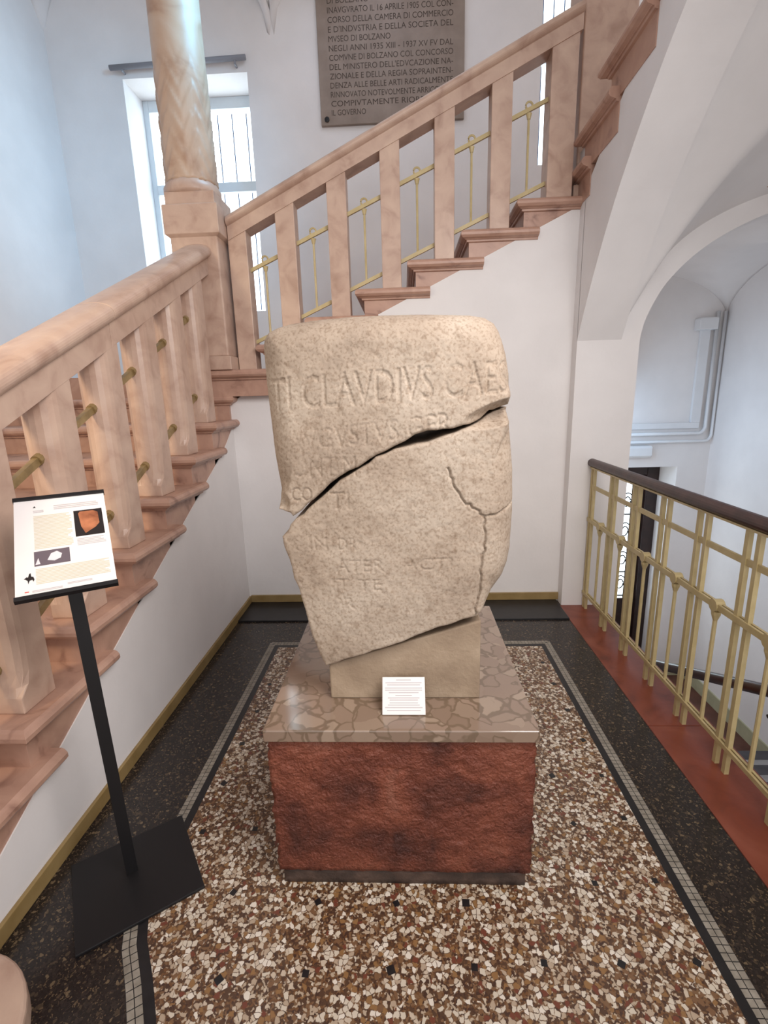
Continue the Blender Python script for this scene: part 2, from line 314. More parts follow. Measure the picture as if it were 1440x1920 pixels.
GI = [(0, 0), (0.012, 0.08), (0.047, 0.18), (0.131, 0.33), (0.311, 0.505), (0.489, 0.611), (0.677, 0.689), (1.1, 0.80), (1.7, 0.86)]              # arch opening
F = [(0, 0), (0.236, 0.382), (0.517, 0.724), (0.995, 1.13), (1.5, 1.40), (2.0, 1.55), (2.8, 1.66), (4.8, 1.66)]                                    # transverse arch
ZS = 1.79
# pier and the wall with the arch opening to the lower hall
mb = MB().box(1.10, 1.374, 3.30, 3.62, -1.95, 2.9)
mb.box(1.374, 1.487, 3.30, 3.55, -1.95, 3.0)
xs = [1.487 + 1.663 * (k / 60) ** 1.6 for k in range(61)]
for a, b in zip(xs[:-1], xs[1:]):
    za, zb = ZS + hermite(GI, a - 1.487), ZS + hermite(GI, b - 1.487)
    mb.prism([(a, 3.30, za), (b, 3.30, zb), (b, 3.30, 3.0), (a, 3.30, 3.0)], (0, 0.25, 0))
struct(mb.out('wall_arch', 'plaster'))
# transverse arch carrying the upper flight (left face x = 1.10)
def up3(y): return 2.60 + 0.55 * (3.4 - y)
mb = MB(); ts = [4.8 * (k / 70) ** 1.7 for k in range(71)]
for a, b in zip(ts[:-1], ts[1:]):
    ya, yb = 3.305 - a, 3.305 - b
    mb.prism([(1.10, ya, ZS + hermite(F, a)), (1.10, yb, ZS + hermite(F, b)), (1.10, yb, max(up3(yb), ZS + hermite(F, b) + 0.05)), (1.10, ya, max(up3(ya), ZS + hermite(F, a) + 0.05))], (0.274, 0, 0))
struct(mb.out('wall_stair_arch', 'plaster'))
# groin vault over the descending flight
nx, ny = 60, 70; vv = []; ff = []
for j in range(ny + 1):
    t = 4.8 * (j / ny) ** 1.7
    for i in range(nx + 1):
        u = 1.79 * (i / nx) ** 1.7
        z = ZS + max(hermite(F, t) + 0.05, hermite(G, u) + 0.44 * min(t, 1.2))
        vv.append((1.36 + u, 3.305 - t, z))
for j in range(ny):
    for i in range(nx): k = j * (nx + 1) + i; ff.append((k, k + 1, k + nx + 2, k + nx + 1))
o = struct(link('ceiling_vault', vv, ff, 'plaster', smooth=True))
md = o.modifiers.new('thick', 'SOLIDIFY'); md.thickness = 0.06; md.offset = 1
def groin(name, x0, x1, y0, y1, zs, ax, bx, n=48):
    vv = []; ff = []
    for j in range(n + 1):
        for i in range(n + 1):
            sx, sy = i / n, j / n
            ex = math.sqrt(max(0, 1 - (2 * sx - 1) ** 2)); ey = math.sqrt(max(0, 1 - (2 * sy - 1) ** 2))
            vv.append((x0 + (x1 - x0) * sx, y0 + (y1 - y0) * sy, zs + max(ax * ex, bx * ey)))
    for j in range(n):
        for i in range(n): k = j * (n + 1) + i; ff.append((k, k + 1, k + n + 2, k + n + 1))
    o = struct(link(name, vv, ff, 'plaster', smooth=True)); md = o.modifiers.new('thick', 'SOLIDIFY'); md.thickness = 0.05; md.offset = 1
    return o
groin('ceiling_lower_hall', 1.35, 3.16, 3.5, 5.22, 2.10, 0.47, 0.44)
groin('ceiling_landing', -3.22, -1.14, 3.15, 5.22, 4.55, 0.95, 0.8)
groin('ceiling_stair', -1.10, 3.2, 3.15, 5.22, 4.55, 1.3, 0.8)
struct(MB().box(-3.32, -1.25, -1.62, -1.5, -0.2, 5.7).out('wall_rear_light_block', 'plaster'))  # unseen wall piece, added to keep world light off the left wall
struct(MB().box(-3.3, 3.3, -1.6, 3.2, 5.7, 5.85).out('ceiling_light_block', 'plaster'))  # unseen slab, added to cut the world light from above
# lower hall floor and its stair base wall
struct(MB().box(1.374, 3.16, 3.70, 5.66, -1.95, -1.74).out('floor_lower', 'brownfloor'))
struct(MB().box(1.30, 1.374, -1.5, 3.4, -1.95, -0.2).out('wall_lower_left', 'plaster'))
# baseboards
bevel(struct(MB().box(-1.185, -1.171, 0.68, 3.39, 0.0, 0.058).out('baseboard_left', 'olive')), 0.003)
bevel(struct(MB().box(-1.171, 1.10, 3.376, 3.39, 0.012, 0.068).out('baseboard_back', 'olive')), 0.003)
struct(MB().box(3.135, 3.15, 3.72, 5.2, -1.74, -1.60).out('baseboard_right', 'pale_olive'))
struct(MB().box(2.845, 3.135, 5.185, 5.2, -1.74, -1.60).out('baseboard_far', 'pale_olive'))

# ---------------------------------------------------------------- windows and door
def window(name, hole, y, transoms, label):
    x0, x1, z0, z1 = hole
    wn = struct(MB().box(x0 - 0.05, x1 + 0.05, y + 0.055, y + 0.06, z0 - 0.05, z1 + 0.05).out(name, 'sky'))
    fr = MB(); f = 0.055
    fr.box(x0, x0 + f, y, y + 0.05, z0, z1).box(x1 - f, x1, y, y + 0.05, z0, z1).box(x0 + f, x1 - f, y + 0.002, y + 0.048, z1 - 0.10, z1).box(x0 + f, x1 - f, y + 0.002, y + 0.048, z0, z0 + 0.04)
    for t in transoms: fr.box(x0 + f, x1 - f, y - 0.01, y + 0.046, t - 0.045, t + 0.045)
    xm = (x0 + x1) / 2; fr.box(xm - 0.035, xm + 0.035, y - 0.004, y + 0.044, z0 + 0.04, z1 - 0.10)
    bevel(fr.out('window_frame', 'frame', wn), 0.004)
    gr = MB(); zz = [z0 + 0.04] + list(transoms) + [z1 - 0.1]
    n = 8
    for k in range(1, n):
        x = x0 + (x1 - x0) * k / n
        for a, b in zip(zz[:-1], zz[1:]): gr.tube([(x, y + 0.045, a + 0.03), (x, y + 0.045, b - 0.03)], 0.006, 6)
    gr.out('window_grille', 'iron', wn)
    MB().box(x0 - 0.02, x1 + 0.02, y - 0.30, y, z0 - 0.04, z0 + 0.004).out('window_sill', 'plaster', wn)
    wn['label'] = label
    return wn
window('window_1', W1, 5.545, (3.60,), 'deep white barred window behind the stair column')
window('window_2', W2, 5.545, (4.55,), 'bright narrow window beside the upper newel post')
dr = struct(MB().box(D1[0] - 0.05, D1[1] + 0.05, 5.602, 5.66, D1[2], D1[3]).out('door_1', 'darkwood'))
dr['label'] = 'dark wooden door with ironwork glass in the lower hall'
bevel(MB().box(D1[1] - 0.13, D1[1], 5.54, 5.60, D1[2], D1[3]).box(D1[0], D1[1] - 0.13, 5.542, 5.60, D1[3] - 0.14, D1[3]).out('door_frame', 'darkwood', dr), 0.006)
MB().box(2.05, 2.58, 5.59, 5.598, -0.95, 0.48).out('door_pane', 'sky', dr)
gr = MB()
for zc in (0.25, -0.1, -0.45, -0.75):
    for xc in (2.2, 2.42, 2.53):
        gr.tube([(xc + 0.07 * math.cos(a) * (1 - a / 14), 5.575, zc + 0.10 * math.sin(a) * (1 - a / 14)) for a in np.linspace(0, 9, 26)], 0.007, 6)
    gr.bar((2.03, 5.575, zc - 0.16), (2.6, 5.575, zc - 0.16), 0.014)
gr.bar((2.50, 5.575, -0.95), (2.50, 5.575, 0.48), 0.016).out('door_ironwork', 'black', dr)

# ---------------------------------------------------------------- steps
NOSE = [(0.0, 0.036), (-0.006, 0.046), (-0.018, 0.054), (-0.032, 0.054), (-0.044, 0.044), (-0.050, 0.026), (-0.052, 0.026), (-0.053, 0.016), (-0.064, 0.014), (-0.066, 0.0)]
def step(parent, x0, x1, y0, y1, z, sides, drop, name='step', mat='pinkstep'):
    r = []
    for dz, of in NOSE + [(-drop, 0.0)]:
        r.append((x0 - of * ('w' in sides), x1 + of * ('e' in sides), y0 - of * ('s' in sides), y1 + of * ('n' in sides), z + dz))
    return bevel(MB().rings(r).out(name, mat, parent), 0.0025)
T = 0.35; RISE = 0.162
st1 = thing('stone_staircase', (-2.2, 0.6, 0), 'rosy stone flight climbing beside the white wall behind the sign', 'staircase')
for j in range(1, 10):                               # treads 1.528 ... 0.232
    z = 1.69 - RISE * j; yf = 1.212 + T * (7 - j)
    step(st1, -3.2, -1.19, yf + 0.05, yf + 0.05 + T + 0.09, z, 'se', 0.30 if j < 9 else z)
# curtail slab at the foot
c = []
for a in np.linspace(0, math.pi / 2, 12): c.append((-1.16 + 0.25 * math.sin(a) * 1.0, 0.70 + 0.27 * math.cos(a)))
c += [(-0.90, 0.3), (-0.95, 0.0), (-3.2, 0.0), (-3.2, 0.97)]
bevel(MB().prism([(x, y, 0.0) for x, y in c], (0, 0, 0.07)).out('curtail_slab', 'pink', st1), 0.012, 3)
step(st1, -1.50, -0.86, 3.315, 3.72, 1.69, 's', 0.17, 'landing_slab')
MB().box(-3.2, -1.10, 3.70, 5.2, 1.40, 1.69).out('landing_slab', 'pinkstep', st1)
adopt(st1)
st2 = thing('stone_staircase', (0.0, 4.2, 1.69), 'stone flight climbing rightwards behind the inscribed stone, below the plaque', 'staircase')
for k in range(1, 7):
    z = 1.69 + 0.158 * k; xf = -0.965 + 0.335 * (k - 1)
    step(st2, xf + 0.05, (xf + 0.05 + 0.335 + 0.09) if k < 6 else 1.20, 3.395, 5.2, z, 'sw', 0.26 if k < 6 else 0.17)
MB().box(1.10, 3.15, 3.8, 5.2, 2.625, 2.638).out('landing_slab', 'pinkstep', st2)
adopt(st2)
st3 = thing('stone_staircase', (1.9, 2.6, 2.64), 'upper stone flight seen from below above the white arch', 'staircase')
for k in range(1, 9):
    z = 2.638 + 0.158 * k; yf = 3.75 - T * (k - 1)
    step(st3, 1.095, 3.1, yf - 0.05 - T - 0.12, yf - 0.05, z, 'nw', 0.20)
adopt(st3)
lst = thing('lower_staircase', (2.3, 2.0, -1.74), 'grey striped steps descending beyond the metal railing', 'staircase')
for i in range(1, 11):
    z = -1.74 + 0.158 * i; y1 = 3.75 - 0.35 * (i - 1)
    MB().box(1.374, 3.15, y1 - 0.40, y1, z - 0.158, z).out('step', 'greystep', lst)
    MB().box(1.374, 3.15, y1 - 0.10, y1 + 0.004, z - 0.03, z + 0.002).out('step_edge', 'darkstep', lst)
    MB().box(1.374, 3.15, y1 - 0.27, y1 - 0.20, z, z + 0.002).out('step_stripe', 'darkstep', lst)
adopt(lst)

# ---------------------------------------------------------------- newel posts and column
def newel(label, cx, cy, z0, ztop, hw, colc=None, coltop=None):
    t = thing('newel_column', (cx, cy, z0), label, 'column')
    bevel(MB().box(cx - hw + 0.005, cx + hw - 0.005, cy - hw + 0.005, cy + hw - 0.005, z0, z0 + 0.085).out('plinth', 'pink', t), 0.004)
    bevel(MB().box(cx - hw + 0.022, cx + hw - 0.022, cy - hw + 0.022, cy + hw - 0.022, z0 + 0.085, ztop - 0.24).out('pedestal', 'pink', t), 0.010, 3)
    bevel(MB().rings([(cx - h, cx + h, cy - h, cy + h, z) for h, z in ((hw - 0.02, ztop - 0.25), (hw, ztop - 0.235), (hw, ztop - 0.075), (hw - 0.006, ztop - 0.07))]).out('cap_block', 'pink', t), 0.003)
    bevel(MB().box(cx - hw + 0.018, cx + hw - 0.018, cy - hw + 0.018, cy + hw - 0.018, ztop - 0.07, ztop).out('upper_block', 'pink', t), 0.003)
    bx, by = colc or (cx, cy)
    MB().lathe([(0.165, ztop), (0.172, ztop + 0.02), (0.172, ztop + 0.045), (0.160, ztop + 0.065), (0.155, ztop + 0.075)], (bx, by), 40).out('base_ring', 'pink', t, True)
    n, rows = 96, 150; vv = []; ff = []
    for j in range(rows + 1):
        z = ztop + 0.07 + (coltop - ztop - 0.07) * j / rows; h = z - ztop
        for i in range(n):
            th = i * 2 * math.pi / n; tri = abs(((th * 6 / (2 * math.pi) + 0.25) % 1.0) * 2 - 1)
            s = (h / 0.115 + tri * 1.25) % 1.0
            fade = max(0.0, min(1.0, (0.78 - h) / 0.25))
            rel = 0.010 * fade * (s ** 1.6 - 0.5)
            r = 0.157 - 0.014 * min(1, h / 1.4) + rel
            vv.append((bx + r * math.cos(th), by + r * math.sin(th), z))
    for j in range(rows):
        for i in range(n): ff.append((j * n + i, j * n + (i + 1) % n, (j + 1) * n + (i + 1) % n, (j + 1) * n + i))
    ff.append(tuple(range(n))[::-1]); ff.append(tuple(rows * n + i for i in range(n)))
    o = link('shaft', vv, ff, 'column', t, True)
    adopt(t); return t
newel('carved stone column on a square newel at the stair turn', -1.275, 3.42, 1.69, 2.73, 0.17, (-1.305, 3.42), 5.6)
newel('shadowed stone newel at the head of the rising flight', 1.235, 3.60, 2.638, 4.2, 0.175, None, 5.4)

# ---------------------------------------------------------------- stone balustrades
PROF0 = [(-0.066, 0.0), (0.066, 0.0), (0.066, 0.092), (0.076, 0.098), (0.088, 0.108), (0.096, 0.124), (0.094, 0.142), (0.080, 0.158), (0.050, 0.168), (0.0, 0.172), (-0.050, 0.168), (-0.080, 0.158), (-0.094, 0.142), (-0.096, 0.124), (-0.088, 0.108), (-0.076, 0.098), (-0.066, 0.092)]
PROF = PROF0[:2] + [PROF0[2]] + [(0.080 + 0.016 * math.cos(a) if False else 0.096 * abs(math.cos(a)) ** 0.7 * (1 if math.cos(a) >= 0 else -1), 0.128 + 0.045 * math.sin(a)) for a in np.linspace(-0.75, math.pi + 0.75, 26)] + [PROF0[-1]]
def rail(parent, a, b, lat, k=1.0):
    a = Vector(a); b = Vector(b)
    return bevel(MB().prism([tuple(a + Vector(lat) * (l) + Vector((0, 0, v * k))) for l, v in PROF], b - a).out('stone_handrail', 'pink', parent), 0.0015)
b1 = thing('stone_balustrade', (-1.27, 2.0, 0.5), 'stone balustrade of the flight beside the sign stand', 'balustrade')
def u1(y): return 1.725 + 0.455 * (y - 2.084)
rail(b1, (-1.27, 2.09, u1(2.09)), (-1.27, 3.275, u1(3.275)), (-1, 0, 0))
rail(b1, (-1.27, 0.3, u1(0.3)), (-1.27, 2.086, u1(2.086)), (-1, 0, 0))
bal_y = [0.69, 1.035, 1.375, 1.72, 2.065, 2.41, 2.755, 3.08]
for y in bal_y:
    j = round(7 - (y - 0.165 - 1.212) / 0.347); z0 = 1.69 - RISE * j
    x0, x1, ya, yb = -1.335, -1.205, y - 0.075, y + 0.065
    zt = u1(y) + 0.03
    mb = MB(); pl = []
    # square pier whose front is worked to a half round that stops above a square foot
    for z, k in ((z0, 0.0), (z0 + 0.055, 0.0), (z0 + 0.085, 0.55), (z0 + 0.13, 0.9), (z0 + 0.22, 1.0), (zt - 0.12, 1.0), (zt, 1.0)):
        ring = [(x1, yb, z), (x0, yb, z)]; n = 9
        for q in range(n + 1):
            a = math.pi * q / n; sx = (x0 + x1) / 2 - math.cos(a) * (x1 - x0) / 2
            fx = x0 + (x1 - x0) * (0.0 if q == 0 else 1.0 if q == n else q / n)
            yy_round = ya + 0.055 * (1 - math.sin(a)); yy_sq = ya
            ring.append(((1 - k) * fx + k * sx, (1 - k) * yy_sq + k * yy_round, z))
        pl.append(ring)
    n = len(pl[0]); vv = [p for r in pl for p in r]; ff = [tuple(range(n))[::-1], tuple((len(pl) - 1) * n + i for i in range(n))]
    for i in range(len(pl) - 1):
        for k in range(n): ff.append((i * n + k, i * n + (k + 1) % n, (i + 1) * n + (k + 1) % n, (i + 1) * n + k))
    bo = bevel(link('baluster', vv, ff, 'pink', b1), 0.004)
    for zz in (z0 + 0.155, z0 + 0.60):
        mb = MB().bar((-1.27, ya + 0.03, zz + 0.012), (-1.27, ya - 0.205, zz - 0.095), 0.020, 0.026)
        mb.tube([(-1.27, ya + 0.03, zz + 0.012), (-1.27, ya - 0.012, zz - 0.006)], 0.020, 10)
        mb.out('metal_bar', 'brass', b1)
adopt(b1)
b2 = thing('stone_balustrade', (0.0, 3.45, 2.0), 'stone balustrade with metal bars crossing below the plaque', 'balustrade')
def u2(x): return 3.0 + 0.468 * x
rail(b2, (-1.10, 3.455, u2(-1.10)), (1.06, 3.455, u2(1.06)), (0, 1, 0), 0.86)
bx = [-0.73, -0.397, -0.062, 0.273, 0.612]
for k, x in enumerate(bx):
    zb = 1.69 + 0.158 * (k + 1)
    bevel(MB().prism([(x - 0.061, 3.395, zb), (x + 0.061, 3.395, zb), (x + 0.061, 3.395, u2(x + 0.061) + 0.02), (x - 0.061, 3.395, u2(x - 0.061) + 0.02)], (0, 0.12, 0)).out('baluster', 'pink', b2), 0.004)
bevel(MB().prism([(-1.105, 3.395, 1.69), (-0.985, 3.395, 1.69), (-0.985, 3.395, u2(-0.985) + 0.02), (-1.105, 3.395, u2(-1.105) + 0.02)], (0, 0.12, 0)).out('half_baluster', 'pink', b2), 0.004)
bevel(MB().prism([(0.892, 3.395, 2.638), (1.045, 3.395, 2.638), (1.045, 3.395, u2(1.045) + 0.02), (0.892, 3.395, u2(0.892) + 0.02)], (0, 0.14, 0)).out('end_post', 'pink', b2), 0.004)
edges = [(-0.985, -0.79)] + [(bx[i] + 0.061, bx[i + 1] - 0.061) for i in range(4)] + [(0.673, 0.892)]
for a, b in edges:
    for off in (-0.225, -0.67):
        MB().bar((a - 0.01, 3.45, u2(a) + off), (b + 0.01, 3.45, u2(b) + off), 0.018, 0.022).out('metal_bar', 'cream', b2)
    xm = (a + b) / 2; zu = u2(xm) - 0.225
    mb = MB().tube([(xm, 3.45, zu - 0.445), (xm, 3.45, zu - 0.04)], 0.0075, 8); mb.tube([(xm, 3.45, zu - 0.05), (xm, 3.45, zu - 0.02)], [0.010, 0.018], 10)
    mb.tube([(xm + 0.020 * math.cos(q), 3.45, zu + 0.022 + 0.020 * math.sin(q)) for q in np.linspace(0, 2 * math.pi, 16)], 0.006, 6)
    mb.out('thin_rod', 'cream', b2)
adopt(b2)

# ---------------------------------------------------------------- pedestal and inscribed stone
pd = thing('pedestal', (-0.03, 1.63, 0), 'rough red stone pedestal with a polished marble top', 'pedestal')
mb = MB(); n = 90; rows = 40
def rough_box(x0, x1, y0, y1, z0, z1, amp, name, mat, parent, step_=0.012):
    vv = []; idx = {}; ff = []
    nx_, ny_, nz_ = [max(1, int(round((b - a) / step_))) for a, b in ((x0, x1), (y0, y1), (z0, z1))]
    def P(i, j, k):
        key = (i, j, k)
        if key not in idx:
            idx[key] = len(vv); x, y, z = x0 + (x1 - x0) * i / nx_, y0 + (y1 - y0) * j / ny_, z0 + (z1 - z0) * k / nz_
            d = 0.6 * math.sin(x * 61 + 3 * math.sin(z * 47)) * math.sin(z * 73 + 2 * math.sin(y * 39 + x * 17)) + RNG.normal(0, 0.45)
            nrm = Vector(((i == nx_) - (i == 0), (j == ny_) - (j == 0), 0)); l = nrm.length or 1
            edge = 1.0 if 0 < k < nz_ else 0.3
            vv.append((x + nrm.x / l * d * amp * edge, y + nrm.y / l * d * amp * edge, z))
        return idx[key]
    for k in range(nz_):
        for i in range(nx_):
            ff.append((P(i, 0, k), P(i + 1, 0, k), P(i + 1, 0, k + 1), P(i, 0, k + 1))); ff.append((P(i + 1, ny_, k), P(i, ny_, k), P(i, ny_, k + 1), P(i + 1, ny_, k + 1)))
        for j in range(ny_):
            ff.append((P(0, j + 1, k), P(0, j, k), P(0, j, k + 1), P(0, j + 1, k + 1))); ff.append((P(nx_, j, k), P(nx_, j + 1, k), P(nx_, j + 1, k + 1), P(nx_, j, k + 1)))
    for kk in (0, nz_):
        loop = [P(i, 0, kk) for i in range(nx_)] + [P(nx_, j, kk) for j in range(ny_)] + [P(i, ny_, kk) for i in range(nx_, 0, -1)] + [P(0, j, kk) for j in range(ny_, 0, -1)]
        ff.append(tuple(loop))
    return link(name, vv, ff, mat, parent, True)
rough_box(-0.418, 0.362, 1.222, 2.038, 0.055, 0.532, 0.006, 'rough_body', 'redrough', pd)
rough_box(-0.405, 0.350, 1.228, 2.03, 0.0, 0.056, 0.002, 'plinth', 'plinth', pd, 0.02)
bevel(MB().box(-0.425, 0.367, 1.208, 2.05, 0.531, 0.57).out('marble_slab', 'marble', pd), 0.004, 3)
adopt(pd)
blk = bevel(MB().prism([(-0.247, 1.362, 0.57), (0.22, 1.362, 0.57), (0.22, 1.362, 0.835), (-0.247, 1.362, 0.690)], (0, 0.36, 0)).out('support_block', 'block'), 0.005)
tag(blk, 'grey concrete support block between the marble top and the inscribed stone', 'block')

def text_tris(body):
    cu = bpy.data.curves.new('txt', 'FONT'); cu.body = body; cu.size = 1.0; cu.resolution_u = 3
    o = bpy.data.objects.new('txt', cu); COL.objects.link(o); dg = bpy.context.evaluated_depsgraph_get(); dg.update()
    me = bpy.data.meshes.new_from_object(o.evaluated_get(dg)); me.calc_loop_triangles()
    v = np.array([p.co[:2] for p in me.vertices]); t = np.array([q.vertices[:] for q in me.loop_triangles])
    bpy.data.objects.remove(o); bpy.data.curves.remove(cu); bpy.data.meshes.remove(me)
    return v, t
def dist_poly(px, pz, poly, closed=True):
    d = np.full(px.shape, 9.0); qx = np.zeros_like(px); qz = np.zeros_like(pz)
    n = len(poly)
    for i in range(n if closed else n - 1):
        ax, az = poly[i]; bx_, bz = poly[(i + 1) % n]; ex, ez = bx_ - ax, bz - az
        t = np.clip(((px - ax) * ex + (pz - az) * ez) / (ex * ex + ez * ez + 1e-12), 0, 1); cx_, cz_ = ax + t * ex, az + t * ez
        dd = np.hypot(px - cx_, pz - cz_); mk = dd < d; d[mk] = dd[mk]; qx[mk] = cx_[mk]; qz[mk] = cz_[mk]
    return d, qx, qz
def inside(px, pz, poly):
    c = np.zeros(px.shape, bool); n = len(poly)
    for i in range(n):
        ax, az = poly[i]; bx_, bz = poly[(i + 1) % n]
        if az == bz: continue
        mk = ((az > pz) != (bz > pz)) & (px < (bx_ - ax) * (pz - az) / (bz - az) + ax); c ^= mk
    return c
def jag(poly, amp, k=3):
    out = []
    for (a, b) in zip(poly[:-1], poly[1:]):
        for i in range(k):
            t = i / k; out.append((a[0] + (b[0] - a[0]) * t + (RNG.normal(0, amp) if i else 0), a[1] + (b[1] - a[1]) * t + (RNG.normal(0, amp) if i else 0)))
    return out + [poly[-1]]
crack_up = jag([(-0.368, 1.187), (-0.326, 1.167), (-0.26, 1.218), (-0.185, 1.281), (-0.10, 1.328), (-0.028, 1.364), (0.063, 1.404), (0.13, 1.407), (0.20, 1.425), (0.235, 1.452), (0.290, 1.466)], 0.0022)
crack_lo = jag([(0.290, 1.459), (0.250, 1.447), (0.20, 1.419), (0.138, 1.396), (0.063, 1.372), (-0.028, 1.356), (-0.10, 1.318), (-0.185, 1.270), (-0.26, 1.206), (-0.318, 1.160), (-0.363, 1.105)], 0.0022)
upper = crack_up + [(0.296, 1.50), (0.294, 1.549), (0.284, 1.60), (0.272, 1.638), (0.262, 1.662), (0.248, 1.682), (0.222, 1.697), (0.179, 1.704), (0.06, 1.709), (-0.049, 1.710), (-0.14, 1.709), (-0.222, 1.706), (-0.30, 1.699), (-0.345, 1.690), (-0.372, 1.679), (-0.386, 1.660), (-0.391, 1.64), (-0.391, 1.54), (-0.381, 1.346), (-0.370, 1.236)]
lower = crack_lo + jag([(-0.363, 1.105), (-0.341, 1.01), (-0.319, 0.916), (-0.293, 0.79), (-0.256, 0.690), (-0.16, 0.727), (-0.076, 0.757), (0.091, 0.822), (0.206, 0.852), (0.222, 0.872)], 0.0022)[1:] + [(0.262, 0.918), (0.292, 0.961), (0.306, 1.0), (0.313, 1.045), (0.317, 1.158), (0.313, 1.28), (0.300, 1.40), (0.296, 1.425)]
LINES = [('TI CLAVDIVS CAES', -0.366, 0.285, 1.464, 0.092, 0.05), ('AVGVSTVS GER', -0.325, 0.125, 1.350, 0.060, 0.10), ('PONT M', -0.345, -0.135, 1.281, 0.058, 0.02), ('CO', -0.325, -0.265, 1.213, 0.042, 0.0),
         ('TI', -0.215, -0.160, 1.190, 0.052, 0.0), ('IN', -0.283, -0.230, 1.071, 0.038, 0.0), ('DR', -0.198, -0.142, 1.067, 0.040, 0.0), ('ATER', -0.207, -0.066, 1.000, 0.040, 0.02), ('ACTI', -0.012, 0.129, 1.004, 0.040, 0.0),
         ('IT', -0.220, -0.170, 0.944, 0.040, 0.0), ('TE', -0.145, -0.075, 0.944, 0.038, 0.0), ('ER', -0.220, -0.154, 0.886, 0.038, 0.0)]
cracks = [[(0.118, 1.30), (0.131, 1.257), (0.155, 1.215), (0.185, 1.185), (0.221, 1.160), (0.262, 1.165), (0.318, 1.190)], [(0.221, 1.160), (0.226, 1.10), (0.219, 1.046), (0.216, 0.98), (0.205, 0.893), (0.20, 0.855)]]
cracks = [jag(c_, 0.0025, 4) for c_ in cracks]
GX = np.arange(-0.42, 0.345, 0.0026); GZ = np.arange(0.66, 1.74, 0.0026)
TXT = np.zeros((len(GZ), len(GX)))
for body, x0, x1, z0, h, tilt in LINES:
    v, t = text_tris(body); mn, mx_ = v.min(0), v.max(0)
    X = x0 + (v[:, 0] - mn[0]) / (mx_[0] - mn[0]) * (x1 - x0); Z = z0 + v[:, 1] / 0.73 * h + tilt * (X - x0)
    for tri in t:
        xa, za = X[tri], Z[tri]
        i0, i1 = np.searchsorted(GX, [xa.min() - 0.003, xa.max() + 0.003]); k0, k1 = np.searchsorted(GZ, [za.min() - 0.003, za.max() + 0.003])
        if i1 <= i0 or k1 <= k0: continue
        gx, gz = np.meshgrid(GX[i0:i1], GZ[k0:k1]); den = (za[1] - za[2]) * (xa[0] - xa[2]) + (xa[2] - xa[1]) * (za[0] - za[2])
        if abs(den) < 1e-12: continue
        l1 = ((za[1] - za[2]) * (gx - xa[2]) + (xa[2] - xa[1]) * (gz - za[2])) / den; l2 = ((za[2] - za[0]) * (gx - xa[2]) + (xa[0] - xa[2]) * (gz - za[2])) / den
        TXT[k0:k1, i0:i1] = np.maximum(TXT[k0:k1, i0:i1], ((l1 > -0.02) & (l2 > -0.02) & (l1 + l2 < 1.02)) * 1.0)
def vnoise(X, Z, sc, seed):
    r = np.random.default_rng(seed).random((64, 64)); x = X * sc; z = Z * sc; xi = np.floor(x).astype(int); zi = np.floor(z).astype(int); fx = x - xi; fz = z - zi
    fx = fx * fx * (3 - 2 * fx); fz = fz * fz * (3 - 2 * fz); g = lambda a, b: r[(zi + b) % 64, (xi + a) % 64]
    return (g(0, 0) * (1 - fx) + g(1, 0) * fx) * (1 - fz) + (g(0, 1) * (1 - fx) + g(1, 1) * fx) * fz - 0.5
wear = np.clip(0.62 + 1.5 * vnoise(*np.meshgrid(GX, GZ), 9, 3), 0.15, 1.0); wear[GZ > 1.455] = np.clip(wear[GZ > 1.455] + 0.15, 0.35, 1.0)
